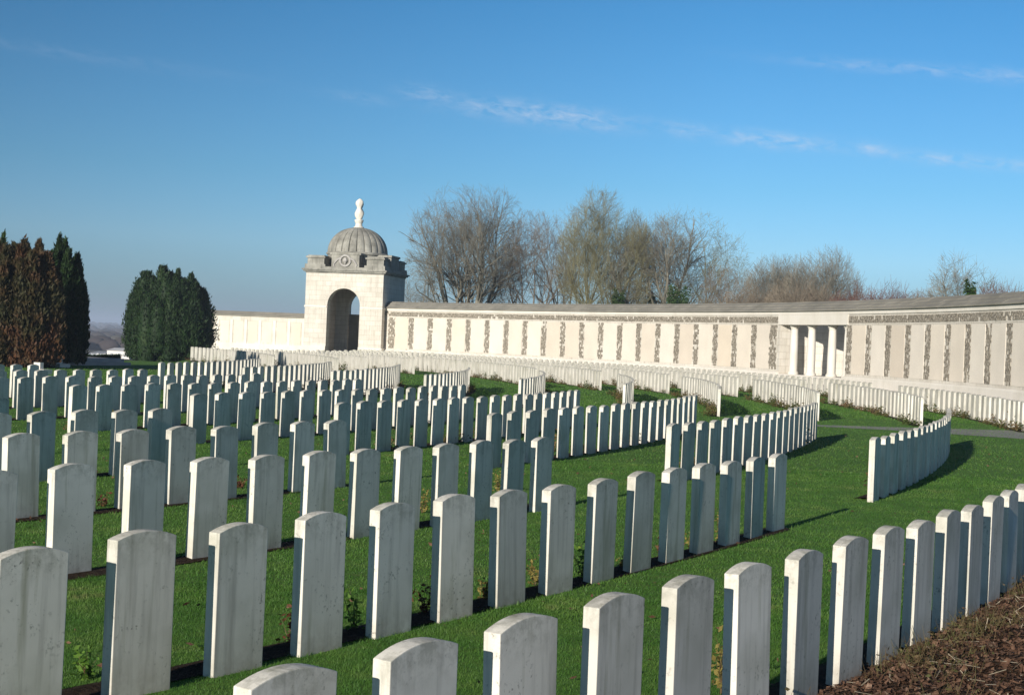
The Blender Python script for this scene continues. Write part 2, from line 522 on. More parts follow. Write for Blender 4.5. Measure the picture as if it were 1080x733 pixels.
# ------------------------------------------------------------------ planted borders (soil strip on the inscribed side of each row; its dark also paints the shade behind near stones)
def bed(n, a0, a1, w0=-.02, w1=.25):
    mb = MB()
    r = RAD[n]
    k = max(6, int((a1 - a0) * 2))
    vs = []
    for i in range(k + 1):
        a = a0 + (a1 - a0) * i / k
        wj = w1 + .06 * noise.noise(Vector((a * 3, n, 0)))
        for rr, z in ((r - w0, .008), (r - w1 * .5, .03), (r - wj, .008)):
            x, y = arc(rr, a); vs.append((x, y, z))
    fs = []
    for i in range(k):
        for j in range(2): fs.append((i * 3 + j, i * 3 + j + 1, i * 3 + j + 4, i * 3 + j + 3))
    mb.add(vs, fs)
    tag(mb.build('soil_shade_border', M['soil'], smooth=True), kind='structure')  # dark soil doubles as painted shadow between the near stones
beds = [(0, -34.9, -28.6), (1, -34.2, -27.1), (2, -32.4, -27.1), (3, -31.1, -27.0), (4, -29.1, -27.1)]
beds += [(n, a0 + .05, a1 + .2) for n, (a0, a1) in MID.items()]
beds += [(n, a0 - .2, a0 + math.degrees(k * SPC[n] / RAD[n])) for n, (a0, k) in FAR.items()]
beds += [(n, a0 - .2, a1) for n, (a0, a1) in MASS.items()]
for b in beds: bed(*b)

# low planting in the borders: leaf quads
def leaves(centres, size, jitter, flat=.6):
    n = len(centres)
    C = np.array(centres) + rng.normal(0, jitter, (n, 3)) * np.array([1, 1, .6])
    d1 = rng.normal(0, 1, (n, 3)); d1[:, 2] *= flat
    d1 /= np.linalg.norm(d1, axis=1)[:, None]
    d2 = np.cross(d1, rng.normal(0, 1, (n, 3))); d2 /= np.linalg.norm(d2, axis=1)[:, None]
    s = size * rng.uniform(.5, 1.3, (n, 1))
    return np.stack([C - d1 * s, C + d2 * s * .5, C + d1 * s, C - d2 * s * .5], 1)
cs = []
for n, a0, a1 in beds[5:]:
    L = radians(a1 - a0) * RAD[n]
    far_ = n in FAR and a0 > -12
    for _ in range(int(L * (3.0 if far_ else 1.6))):
        a = rng.uniform(a0, a1)
        if n == 1 and a0 < -20 and a < a0 + 1.2: continue
        if noise.noise(Vector((a * 1.3, n * 5.1, 2))) < (-.15 if far_ else .1): continue
        rr = RAD[n] - rng.uniform(.08, .38)
        x, y = arc(rr, a)
        h = rng.uniform(.05, .22) if rng.random() < .8 else rng.uniform(.2, .34)
        for _k in range(int(24 + 40 * h / .2)):
            cs.append((x + rng.normal(0, .07), y + rng.normal(0, .07), abs(rng.normal(h * .5, h * .35)) + .01))
me = quads_mesh('border_planting', leaves(cs, .035, .02))
o = link('border_planting', me, M['bed_plant'])
tag(o, 'low brown and green winter plants along the feet of the headstone rows', 'planting', kind='stuff')

# individual small plants between the nearest stones
def small_plant(loc, h, w, mat, label, n_stem=7, n_leaf=60, leaf=.022):
    r_ = empty('border_plant', (loc[0], loc[1], 0))
    tag(r_, label, 'plant', 'small plants between the nearest headstones')
    mb = MB(); cs = []
    for _ in range(n_stem):
        a = random.uniform(0, 2 * pi); l = random.uniform(.5, 1) * h
        p = Vector((0, 0, 0)); d = Vector((cos(a) * w / h * random.uniform(.2, 1), sin(a) * w / h * random.uniform(.2, 1), 1)).normalized()
        pts = [p.copy()]
        for k in range(4):
            p = p + d * l / 4; d = (d + Vector((random.gauss(0, .15), random.gauss(0, .15), random.gauss(0, .1)))).normalized()
            pts.append(p.copy())
            for _q in range(int(n_leaf / n_stem / 4) + 1):
                cs.append((p.x + random.gauss(0, .02), p.y + random.gauss(0, .02), max(.01, p.z + random.gauss(0, .02))))
        mb.tube(pts, [.004, .0035, .003, .002, .001], 4)
    mb.build('stems', M['dry_plant'], r_)
    link('leaves', quads_mesh('leaves', leaves(cs, leaf, .008)), mat, r_)
G, R_, Y_ = M['green_plant'], M['red_plant'], M['yellow_plant']
for (u, v, h, w, m, lab) in [
    (92, 716, .16, .12, G, 'bright green leafy sprigs between the two leftmost big headstones'),
    (124, 716, .10, .08, Y_, 'tiny yellowish sprig at the foot of the second headstone from the left'),
    (219, 698, .13, .07, G, 'small upright green sprig at the left foot of the third big headstone'),
    (306, 678, .22, .12, R_, 'dark reddish sprigs in shade left of the fourth headstone, second row'),
    (374, 668, .30, .13, G, 'green and brown bush between the fourth and fifth headstones of the second row'),
    (448, 650, .26, .13, R_, 'small dark red rose bush between fifth and sixth headstones of second row'),
    (512, 633, .15, .08, Y_, 'pale cream flowered plant left of the seventh headstone, second row'),
    (564, 618, .22, .09, Y_, 'yellowing plant between the seventh and eighth headstones, second row'),
    (614, 612, .30, .11, G, 'leafy green bush leaning between eighth and ninth headstones, second row'),
    (656, 600, .13, .15, Y_, 'low spread of yellow leaves before the ninth and tenth headstones, second row'),
    (699, 588, .16, .10, R_, 'reddish brown tuft between tenth and eleventh headstones, second row'),
    (730, 580, .24, .06, Y_, 'thin straw-coloured plant between eleventh and twelfth headstones, second row'),
    (759, 573, .34, .07, Y_, 'tall dry yellow stalks between twelfth and thirteenth headstones, second row'),
    (108, 534, .16, .12, R_, 'brown leafy clump behind the left headstones of the third row'),
    (254, 515, .14, .10, R_, 'small brown rose clump between third-row headstones at left'),
    (445, 541, .26, .12, Y_, 'yellow-green bush beside the tall headstones of the third row'),
    (525, 520, .30, .05, Y_, 'thin bleached stalk standing between third-row headstones right of centre'),
    (760, 733, .36, .05, Y_, 'bleached flower stalk between the headstones of the front row')]:
    small_plant(ground(u, v), h, w, m, lab)

# ------------------------------------------------------------------ mulch bed (bottom right, outside the front row)
def bed_edge(a): return RAD[0] - .05 + .07 * noise.noise(Vector((a * 6, 3, 1)))
def mulch_z(x, y):
    r = hypot(x - CX, y - CY); e = r - RAD[0]
    k = min(1, max(0, (e - .02) / .35))
    return k * (.055 + .035 * noise.noise(Vector((x * 1.6, y * 1.6, 0))) + .02 * noise.noise(Vector((x * 6, y * 6, 3)))) + .004
mb = MB(); ka, kr = 150, 44
for i in range(ka + 1):
    a = -36.5 + 14 * i / ka
    for j in range(kr + 1):
        rr = bed_edge(a) + (4.6) * (j / kr) ** 1.25
        x, y = arc(rr, a)
        mb.v.append((x, y, mulch_z(x, y) if j else .002))
for i in range(ka):
    for j in range(kr):
        q = i * (kr + 1) + j
        mb.f.append((q, q + 1, q + kr + 2, q + kr + 1)); mb.m.append(0)
tag(mb.build('mulch_bed', M['soil'], smooth=True), kind='structure')
def in_view(x, y, m=.04):
    return y > 1 and -540 / F - m < x / y < 540 / F + m
# chips
pts = []
while len(pts) < 42000:
    a = rng.uniform(-35.5, -27.2); rr = RAD[0] + abs(rng.uniform(0, 2.6)) + .03
    x, y = arc(rr, a)
    if in_view(x, y): pts.append((x, y, mulch_z(x, y) + rng.uniform(0, .02)))
P = np.array(pts); n = len(P)
ax = rng.uniform(0, 2 * pi, n); tilt = rng.normal(0, .35, n)
l = rng.lognormal(-4.45, .45, n)[:, None]; w = l * rng.uniform(.25, .7, (n, 1))
d1 = np.stack([np.cos(ax) * np.cos(tilt), np.sin(ax) * np.cos(tilt), np.sin(tilt)], 1)
d2 = np.cross(d1, np.array([0, 0, 1.]) + rng.normal(0, .35, (n, 3))); d2 /= np.linalg.norm(d2, axis=1)[:, None]
me = quads_mesh('bark_mulch', np.stack([P - d1 * l - d2 * w * .6, P + d1 * l - d2 * w, P + d1 * l * .8 + d2 * w, P - d1 * l + d2 * w * .7], 1))
tag(link('bark_mulch', me, M['mulch']), 'loose brown bark chips covering the bed in the lower right corner', 'mulch', kind='stuff')
# withered ground cover on the bed near the stones
cs = []; blades = []
for _ in range(620):
    a = rng.uniform(-34.5, -27.5); rr = RAD[0] + .08 + abs(rng.normal(0, .34))
    x, y = arc(rr, a)
    if not in_view(x, y) or noise.noise(Vector((x * 1.4, y * 1.4, 7))) < -.18 + .28 * (rr - RAD[0]): continue
    z = mulch_z(x, y); h = rng.uniform(.03, .13)
    for _k in range(6):
        cs.append((x + rng.normal(0, .04), y + rng.normal(0, .04), z + abs(rng.normal(0, h * .5))))
    for _k in range(4):
        b = np.array([x + rng.normal(0, .03), y + rng.normal(0, .03), z])
        t_ = b + np.array([rng.normal(0, .05), rng.normal(0, .05), rng.uniform(.04, .16)])
        s_ = rng.normal(0, 1, 3) * np.array([1, 1, 0]); s_ = s_ / np.linalg.norm(s_) * .0022
        blades.append([b - s_, b + s_, t_ + s_ * .3, t_ - s_ * .3])
me = quads_mesh('withered_plants', np.concatenate([leaves(cs, .017, .01), np.array(blades)]))
tag(link('withered_plants', me, M['dry_plant']), 'withered ground cover and dry grass between the bark and front headstones', 'planting', kind='stuff')

# ------------------------------------------------------------------ grass blades (near lawn)
def row_free(x, y):
    r = hypot(x - CX, y - CY)
    if r > RAD[0] - .02: return False
    return True
def blades(n_try, y0, y1, h, w, pw):
    Y = (y0 ** pw + (y1 ** pw - y0 ** pw) * rng.random(n_try)) ** (1 / pw)
    X = Y * rng.uniform(-.36, .36, n_try)
    r = np.hypot(X - CX, Y - CY); ph = np.degrees(np.arctan2(Y - CY, X - CX))
    ok = (r < RAD[0] - .03 + (ph > -27.5) * 50) & ((Y < 66) | (np.degrees(np.arctan2(X, Y)) > -11.2))
    for n_, a0, a1 in beds:
        ok &= ~((r < RAD[n_] + .01) & (r > RAD[n_] - .19) & (ph > a0) & (ph < a1) & (rng.random(n_try) < .93))
    X, Y = X[ok], Y[ok]; n = len(X)
    hh = h * rng.lognormal(0, .3, n); ww = w * rng.uniform(.6, 1.2, n)
    # clumping
    cl = np.sin(X * 9.1 + np.sin(Y * 7.7) * 2) * np.sin(Y * 8.3 + np.sin(X * 6.1) * 2)
    hh *= 1 + .35 * cl
    a = rng.uniform(0, pi, n); s = np.stack([np.cos(a), np.sin(a), np.zeros(n)], 1) * ww[:, None]
    lean = rng.normal(0, .5, (n, 2)) * hh[:, None]
    B = np.stack([X, Y, np.full(n, -.002)], 1); T = np.stack([X + lean[:, 0], Y + lean[:, 1], hh], 1)
    return np.stack([B - s, B + s, T], 1)
V = np.concatenate([blades(330000, 3.9, 11, .016, .0017, 1.6), blades(280000, 10, 24, .018, .0034, 1.3), blades(150000, 22, 55, .022, .008, 1.3), blades(170000, 45, 105, .035, .016, 1.1)])
me = quads_mesh('grass', V)
tag(link('grass', me, M['grass']), 'short mown green grass of the cemetery lawn', 'grass', kind='stuff')

# fallen leaves lying on the lawn
lc = []
while len(lc) < 900:
    Y_ = 4.5 + 30 * rng.random() ** 1.3; X_ = Y_ * rng.uniform(-.35, .35)
    if hypot(X_ - CX, Y_ - CY) < RAD[0] - .1 and noise.noise(Vector((X_ * .5, Y_ * .4, 9))) > -.15: lc.append((X_, Y_, .028))
LV = leaves(lc, .022, .003, flat=.25)
tag(link('fallen_leaves', quads_mesh('fallen_leaves', LV), M['mulch']), 'scattered small brown fallen leaves on the lawn', 'leaves', kind='stuff')
# pale twigs lying on the bark
tw = []
while len(tw) < 520:
    a = rng.uniform(-35.5, -27.5); x, y = arc(RAD[0] + rng.uniform(.1, 2.4), a)
    if not in_view(x, y): continue
    b = np.array([x, y, mulch_z(x, y) + .02]); th = rng.uniform(0, 2 * pi); L_ = rng.uniform(.02, .07)
    d = np.array([cos(th), sin(th), rng.normal(0, .35)]) * L_; w_ = np.array([-sin(th), cos(th), .4]) * .0028
    tw.append([b - d - w_, b - d + w_, b + d + w_, b + d - w_])
M_tw = bark_mat('pale_twigs', (.30, .25, .17), (.45, .39, .29), 20)
tag(link('bed_twigs', quads_mesh('bed_twigs', np.array(tw)), M_tw), 'pale broken twigs strewn over the bark bed', 'twigs', kind='stuff')

# ------------------------------------------------------------------ curved memorial wall
RW = 91.71
W0, W1 = -7.0, 47.9
step = math.degrees(2.3 / RW)
wall = empty('memorial_wall', (*arc(RW, 20), 0))
def part(mb, name, mat, parent, smooth=False):
    """build in world coordinates, then parent keeping the place"""
    o = mb.build(name, mat, smooth=smooth)
    if parent is not None:
        o.parent = parent
        o.matrix_parent_inverse = Matrix.LocRotScale(parent.location, parent.rotation_euler, None).inverted()
    return o
# the colonnade opening, from where photo x=824 and x=890 meet the wall
def phi_at(u, v, z):
    best = None
    for k in range(-200, 600):
        a = W0 + (W1 - W0) * k / 500
        x, y = arc(RW, a)
        uu = 540 + cr * F * x / y - sr * F * (EYE - z) / y
        if best is None or abs(uu - u) < best[0]: best = (abs(uu - u), a)
    return best[1]
aL, aR = phi_at(823, 0, 2), phi_at(891, 0, 2)   # aL > aR
tag(wall, 'long curved cream stone wall with flint strips, name panels and grey coping', 'memorial wall')
def seg(d0, d1): return max(3, int(abs(d1 - d0) * 2.2))
for d0, d1 in ((W0, aR), (aL, W1)):
    mb = MB()
    mb.sweep([(RW, 0), (RW, 3.93), (RW + .9, 3.93), (RW + .9, 0)], d0, d1, seg(d0, d1))
    part(mb, 'wall_body', M['wall_stone'], wall)
mb = MB()
mb.sweep([(RW - .06, 3.93), (RW - .06, 4.12), (RW + .96, 4.12), (RW + .96, 3.93)], W0, W1, 110)
part(mb, 'cornice', M['pale_stone'], wall)
# coping: sloping courses of grey slabs
mb = MB()
na_ = int((W1 - W0) / math.degrees(.75 / RW))
for c_ in range(3):
    r0 = RW - .18 + c_ * .24; z0 = 4.12 + c_ * .155
    for i in range(na_):
        d0 = W0 + (W1 - W0) * (i + (c_ % 2) * .5) / na_; d1 = d0 + (W1 - W0) / na_ - .01
        zz = random.uniform(-.012, .012)
        mb.sweep([(r0, z0), (r0, z0 + .07 + zz), (r0 + .30, z0 + .215 + zz), (r0 + .30, z0)], d0, d1, 1)
mb.sweep([(RW + .60, 4.121), (RW + .60, 4.66), (RW + .98, 4.40), (RW + .98, 4.121)], W0, W1, 110)
part(mb, 'coping', M['cap_stone'], wall)
# base plinth and step
for d0, d1 in ((W0, aR), (aL, W1)):
    mb = MB()
    mb.sweep([(RW - .16, 0), (RW - .16, .74), (RW - .10, .82), (RW - .004, .84), (RW - .004, 0)], d0, d1, seg(d0, d1))
    part(mb, 'base_course', M['pale_stone'], wall)
mb = MB(); mb.sweep([(RW - 1.35, 0), (RW - 1.35, .30), (RW - .17, .31), (RW - .17, 0)], W0, W1, 110)
mb.sweep([(RW - 1.75, 0), (RW - 1.75, .15), (RW - 1.36, .155), (RW - 1.36, 0)], W0, W1, 110)
part(mb, 'wall_step', M['step_stone'], wall)

def flint_area(d0, d1, z0, z1, vertical, seed):
    """knapped flint set in squared cells with toothed edges and white stones left between"""
    rr = random.Random(seed); mb = MB()
    cw, ch = .17, .155
    nx = max(1, int(round(radians(d1 - d0) * RW / cw))); nz = max(1, int(round((z1 - z0) / ch)))
    for j in range(nz):
        l_ = r_ = 0
        if vertical:
            l_, r_ = rr.choice((0, 0, .35, .6)), rr.choice((0, 0, .35, .6))
        i = 0
        while i < nx:
            if rr.random() < (.13 if vertical else .045): i += 1; continue
            a0 = d0 + (d1 - d0) * (i + (l_ if i == 0 else 0)) / nx
            a1 = d0 + (d1 - d0) * (i + 1 - (r_ if i == nx - 1 else 0)) / nx
            za = z0 + (z1 - z0) * j / nz; zb = z0 + (z1 - z0) * (j + 1) / nz
            pr = rr.uniform(.012, .03)
            mb.sweep([(RW - pr, za), (RW - pr, zb), (RW - .001, zb), (RW - .001, za)], a0, a1, 1)
            i += 1
    return mb
def strips(first_u, n, sgn):
    a = phi_at(first_u, 0, 2.2)
    out = []
    for i in range(n): out.append(a + sgn * i * step)
    return out
LEFT_U = [411.8, 433, 453.6, 473.8, 493, 514, 534, 554, 574, 594, 613, 633, 653, 673, 693.4, 713.6, 733.6, 754, 774.5, 795, 816.6]
RIGHT_U = [895.4, 916, 936.6, 957.9, 979, 999.6, 1020, 1041.6, 1063.7]
LA = [phi_at(u, 0, 2.2) for u in LEFT_U]
# smooth the spacing
kk = np.polyfit(range(len(LA)), LA, 2); LA = list(np.polyval(kk, range(len(LA))))
RA = [phi_at(u, 0, 2.2) for u in RIGHT_U]
kk = np.polyfit(range(len(RA)), RA, 1); RA = list(np.polyval(kk, range(len(RA) + 5)))
w = math.degrees(.30 / RW)
pb = math.degrees(.06 / RW)
k_ = 0
for arr in (LA, RA):
    for i, a in enumerate(arr):
        ww = w * (1.45 if (arr is LA and i in (0, len(LA) - 1)) else 1)
        part(flint_area(a - ww, a + ww, .95, 3.38, True, k_), 'flint_strip', M['flint'], wall); k_ += 1
    for i in range(len(arr) - 1):
        a, b = sorted((arr[i], arr[i + 1]))
        mb = MB()
        mb.sweep([(RW - .02, .95), (RW - .02, 3.36), (RW - .001, 3.36), (RW - .001, .95)], a + w + pb, b - w - pb, 2)
        part(mb, 'name_panel', M['panel'], wall)
for d0, d1 in ((RA[-1] - .5, aR - .15), (aL + .15, W1 - .4)):
    part(flint_area(d0, d1, 3.50, 3.84, False, int(d0 * 7)), 'flint_frieze', M['flint'], wall)
# entablature over the colonnade + columns + apse behind
mb = MB()
mb.sweep([(RW - .05, 3.40), (RW - .05, 3.929), (RW + .95, 3.929), (RW + .95, 3.40)], aR - .12, aL + .12, 8)
part(mb, 'entablature', M['pale_stone'], wall)
mb = MB(); mb.sweep([(RW - .10, 0), (RW - .10, .72), (RW + .9, .72), (RW + .9, 0)], aR, aL, 6)
part(mb, 'base_course', M['pale_stone'], wall)
for u in (830.6, 848.7, 869.5, 886.3):
    a = phi_at(u, 0, 2.2); x, y = arc(RW + .40, a)
    mb = MB()
    mb.lathe([(.29, .72), (.29, .80), (.26, .86), (.225, .90), (.228, 1.6), (.212, 2.6), (.19, 3.16), (.225, 3.20), (.20, 3.24), (.26, 3.30), (.28, 3.40)], 24, x, y)
    part(mb, 'column', M['pale_stone'], wall, smooth=False)
# apse: half-round wall behind the columns
ac = (aL + aR) / 2; half = radians(aL - aR) / 2 * RW
ax_, ay_ = arc(RW + .9, ac); ar = radians(ac)
mb = MB(); vs = []; k = 20
for i in range(k + 1):
    tt = -pi / 2 + pi * i / k
    for rr_ in (half * 1.0, half * 1.0 + .45):
        dx = cos(tt) * rr_ * .85; dy = sin(tt) * rr_
        px, py = ax_ + dx * cos(ar) - dy * sin(ar), ay_ + dx * sin(ar) + dy * cos(ar)
        vs += [(px, py, 0), (px, py, 3.9)]
fs = []
for i in range(k):
    q = i * 4
    fs += [(q, q + 4, q + 5, q + 1), (q + 2, q + 3, q + 7, q + 6), (q + 1, q + 5, q + 7, q + 3)]
fs += [(0, 1, 3, 2), (k * 4, k * 4 + 2, k * 4 + 3, k * 4 + 1)]
mb.add(vs, fs)
part(mb, 'apse_wall', M['wall_stone'], wall)
mb = MB(); x1, y1 = arc(RW + .9, aR + .3); 
fl = [arc(RW + .9, aR), arc(RW + .9, aL)]
vs = [(ax_, ay_, .70)] + [(ax_ + cos(-pi / 2 + pi * i / k) * half * .85 * cos(ar) - sin(-pi / 2 + pi * i / k) * half * sin(ar),
      ay_ + cos(-pi / 2 + pi * i / k) * half * .85 * sin(ar) + sin(-pi / 2 + pi * i / k) * half * cos(ar), .70) for i in range(k + 1)]
mb.add(vs, [(0, i + 1, i + 2) for i in range(k)])
part(mb, 'apse_floor', M['step_stone'], wall)

# ------------------------------------------------------------------ domed pavilion
K = 13.2
PY = 121.0
pxr, _ = at_depth(403, 330, PY)            # right front corner
beta = radians(11.3)                       # front faces (-sin, -cos)
Wp = 6.45
ex = Vector((cos(beta), -sin(beta), 0)); ey = Vector((sin(beta), cos(beta), 0))   # right, back
cpos = Vector((pxr, PY, 0)) - ex * (Wp / 2) + ey * (Wp / 2)
pav = empty('domed_pavilion', cpos, -beta)
tag(pav, 'square cream stone pavilion with open arch, grey ribbed dome and urn finial', 'pavilion')
def pz(v, u=362): return at_depth(u, v, PY)[1]
HT = pz(288.3)                              # top of plain walls
hw = Wp / 2
tw = .75                                    # wall thickness
def arch_wall(mb, y0, y1, x0, x1, z1, ar_, zs, z0=0.0, axis='x', sill=0.0):
    """wall panel between x0..x1 with a centred round arch of radius ar_ springing at zs"""
    def P(x, y, z): return (x, y, z) if axis == 'x' else (y, x, z)
    n = 18
    arc_ = [(-ar_ * cos(pi * i / n), zs + ar_ * sin(pi * i / n)) for i in range(n + 1)]
    outer = []
    for i, (x, z) in enumerate(arc_):
        outer.append((x, z1) )
    for y in (y0, y1):
        vs = [P(x0, y, z0), P(-ar_, y, z0), P(-ar_, y, zs), P(x0, y, zs), P(x0, y, z1), P(-ar_, y, z1)]
        fs = [(0, 1, 2, 3), (3, 2, 5, 4)]
        mb.add(vs, fs)
        vs = [P(ar_, y, z0), P(x1, y, z0), P(x1, y, zs), P(ar_, y, zs), P(ar_, y, z1), P(x1, y, z1)]
        mb.add(vs, [(0, 1, 2, 3), (3, 2, 5, 4)])
        vs = [P(x, y, z) for x, z in arc_] + [P(x, y, z) for x, z in outer]
        mb.add(vs, [(i, i + 1, n + 2 + i, n + 1 + i) for i in range(n)])
    # reveals
    rv = [(-ar_, z0)] + arc_ + [(ar_, z0)]
    vs = [P(x, y0, z) for x, z in rv] + [P(x, y1, z) for x, z in rv]
    m_ = len(rv); mb.add(vs, [(i, i + 1, m_ + i + 1, m_ + i) for i in range(m_ - 1)])
    # ends and top
    for x in (x0, x1): mb.add([P(x, y0, z0), P(x, y1, z0), P(x, y1, z1), P(x, y0, z1)], [(0, 1, 2, 3)])
    mb.add([P(x0, y0, z1), P(x1, y0, z1), P(x1, y1, z1), P(x0, y1, z1)], [(0, 1, 2, 3)])
ra = 1.36
zs = pz(304) - ra
def loc(mb, name, mat, smooth=False, parent=pav):
    return mb.build(name, mat, parent, smooth=smooth)
mb = MB(); arch_wall(mb, -hw, -hw + tw, -hw, hw, HT, ra, zs); loc(mb, 'front_wall', M['wall_stone'])
mb = MB(); arch_wall(mb, hw - tw, hw, -hw, hw, HT, ra, zs); loc(mb, 'rear_wall', M['wall_stone'])
mb = MB(); mb.box(hw - tw, hw, -hw + tw + .002, hw - tw - .002, 0, HT); loc(mb, 'side_wall', M['wall_stone'])
mb = MB(); mb.box(-hw, -hw + tw, -hw + tw + .002, hw - tw - .002, 0, HT); loc(mb, 'side_wall', M['wall_stone'])
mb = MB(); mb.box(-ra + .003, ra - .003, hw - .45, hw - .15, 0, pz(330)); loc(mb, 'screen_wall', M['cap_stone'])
mb = MB(); mb.box(-.33, .02, hw - .49, hw - .452, 1.0, 1.35); loc(mb, 'plaque', M['bark_dark'])
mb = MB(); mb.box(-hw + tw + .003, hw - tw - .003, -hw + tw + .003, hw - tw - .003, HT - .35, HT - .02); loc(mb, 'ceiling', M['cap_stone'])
mb = MB(); mb.box(-hw + tw + .003, hw - tw - .003, -hw + tw + .003, hw - tw - .003, -.05, .35); loc(mb, 'pavilion_floor', M['step_stone'])
# impost band in two pieces each side of arches
zi = pz(325)
mb = MB()
for s in (-1, 1):
    x0, x1 = sorted((s * (ra + .06), s * (hw + .05)))
    mb.box(x0, x1, -hw - .05, -hw - .001, zi, zi + .14)
mb.box(hw + .001, hw + .05, -hw - .05, hw + .05, zi, zi + .14); mb.box(-hw - .05, -hw - .001, -hw, hw + .05, zi, zi + .14)
loc(mb, 'impost_band', M['pale_stone'])
mb = MB()
mb.box(-hw - .10, hw + .10, -hw - .10, -hw - .001, 0, .95); mb.box(hw + .001, hw + .10, -hw, hw + .1, 0, .95); mb.box(-hw - .10, -hw - .001, -hw, hw + .1, 0, .95)
# open the plinth in front of the arch
mb = MB()
for s in (-1, 1):
    x0, x1 = sorted((s * (ra + .004), s * (hw + .10)))
    mb.box(x0, x1, -hw - .10, -hw - .001, 0, .9)
mb.box(hw + .001, hw + .10, -hw, hw + .1, 0, .9); mb.box(-hw - .10, -hw - .001, -hw, hw + .1, 0, .9)
loc(mb, 'plinth', M['pale_stone'])
# cornice (weathered) in stepped mouldings
mb = MB()
for e, z0, z1 in ((.06, HT, HT + .10), (.20, HT + .10, HT + .22), (.30, HT + .22, HT + .33), (.12, HT + .33, HT + .52)):
    mb.box(-hw - e, hw + e, -hw - e, hw + e, z0 + .001, z1)
loc(mb, 'cornice', M['dome_stone'])
# attic blocks at the corners
zb = HT + .52; zt = pz(269.5)
for sx_, sy_ in ((-1, -1), (1, -1), (1, 1), (-1, 1)):
    mb = MB()
    cx_, cy_ = sx_ * (hw - .75), sy_ * (hw - .75)
    mb.box(cx_ - .85, cx_ + .85, cy_ - .85, cy_ + .85, zb + .001, zb + .18)
    mb.box(cx_ - .70, cx_ + .70, cy_ - .70, cy_ + .70, zb + .18, zt - .22)
    mb.box(cx_ - .80, cx_ + .80, cy_ - .80, cy_ + .80, zt - .22, zt - .08)
    mb.box(cx_ - .68, cx_ + .68, cy_ - .68, cy_ + .68, zt - .08, zt)
    loc(mb, 'attic_block', M['dome_stone'])
# drum
zd = pz(264.0)
DR = 2.42
mb = MB()
mb.lathe([(DR + .12, zb + .001), (DR + .12, zb + .25), (DR, zb + .30), (DR, zd - .25), (DR + .10, zd - .2), (DR + .14, zd - .06), (DR + .05, zd)], 64)
mb.box(-1.15, 1.15, -hw + .02, -1.9, zb + .002, zd - .32)
mb.box(-1.3, 1.3, -hw - .05, -1.85, zd - .32, zd - .15)
mb.box(1.9, hw - .02, -1.15, 1.15, zb + .002, zd - .32); mb.box(1.85, hw + .05, -1.3, 1.3, zd - .32, zd - .15)
loc(mb, 'drum', M['dome_stone'])
# carved wreath and shield on the front of the drum block
mb = MB()
zc = (zb + zd - .3) / 2
pts = [(cos(2 * pi * i / 20) * .42, -hw - .02 , zc + sin(2 * pi * i / 20) * .42) for i in range(21)]
mb.tube(pts, [.085 + .02 * (i % 2) for i in range(21)], 6)
for s in (-1, 1):
    mb.tube([(s * .40, -hw - .02, zc + .2), (s * .7, -hw, zc + .05), (s * .95, -hw, zc - .3), (s * .9, -hw, zc - .5)], [.08, .10, .08, .05], 6)
mb.tube([(0, -hw - .03, zc + .22), (0, -hw - .06, zc), (0, -hw - .03, zc - .28)], [.12, .2, .03], 8)
loc(mb, 'carved_wreath', M['step_stone'])
# ribbed dome
ztop = pz(236.0)
prof = []
hd = ztop - zd
for i in range(22):
    tt = (pi / 2) * i / 21
    prof.append((max(.30, (DR + .02) * cos(tt) ** .92), zd + .001 + hd * sin(tt) ** 1.0))
mb = MB()
def rib(a, j):
    k = 24
    return 1 + .022 * (abs(sin(a * k / 2)) - .5) * (1 if j < 20 else .3) - (.05 if abs(sin(a * k / 2)) < .12 else 0)
mb.lathe(prof, 288, rad=rib)
loc(mb, 'dome', M['dome_stone'])
# finial: pedestal and draped urn
z1 = pz(227.5); z2 = pz(204.5); z0 = ztop - .08
hp = z1 - z0
mb = MB(); mb.lathe([(.42, z0), (.42, z0 + .12), (.30, z0 + .2), (.27, z0 + hp * .55), (.34, z0 + hp * .75), (.38, z1 - .06), (.36, z1)], 16)
fin = loc(mb, 'finial', M['pale_stone'])
hu = z2 - z1
mb = MB(); mb.lathe([(.16, z1), (.20, z1 + .05), (.30, z1 + .16 * hu), (.37, z1 + .30 * hu), (.34, z1 + .42 * hu), (.22, z1 + .54 * hu), (.25, z1 + .62 * hu), (.30, z1 + .75 * hu), (.26, z1 + .86 * hu), (.16, z1 + .95 * hu), (.05, z2)], 20,
     rad=lambda a, j: 1 + .16 * sin(2 * a + j * .9) + .09 * sin(5 * a - j * 1.3))
mb.build('urn', M['pale_stone'], fin, smooth=True)

# low wall left of the pavilion
lw = empty('boundary_wall', (0, 0, 0))
tag(lw, 'lower plain cream wall with thin grey coping running left of the pavilion', 'wall')
pA = cpos - ex * (hw) - ey * (hw - 1.6)
xl, _ = at_depth(196, 330, 127.0)
pB = Vector((xl, 127.5, 0))
L = (pA - pB).length; ang = atan2((pA - pB).y, (pA - pB).x)
lw.location = pB; lw.rotation_euler = (0, 0, ang)
HL = 3.05
mb = MB(); mb.box(0, L - .11, 0, .6, -.9, HL); mb.build('wall_body', M['wall_stone'], lw)
mb = MB(); mb.box(-.05, L - .11, -.10, .7, HL + .001, HL + .12); mb.add([(0 - .1, -.16, HL + .12), (L - .11, -.16, HL + .12), (L - .11, .3, HL + .40), (-.1, .3, HL + .40), (-.1, .76, HL + .12), (L - .11, .76, HL + .12)],
    [(0, 1, 2, 3), (3, 2, 5, 4), (0, 3, 4), (1, 5, 2), (0, 4, 5, 1)])
mb.build('coping', M['cap_stone'], lw)
mb = MB(); mb.box(0, L - .11, -.15, -.001, 0, .8); mb.build('base_course', M['pale_stone'], lw)
n = 9
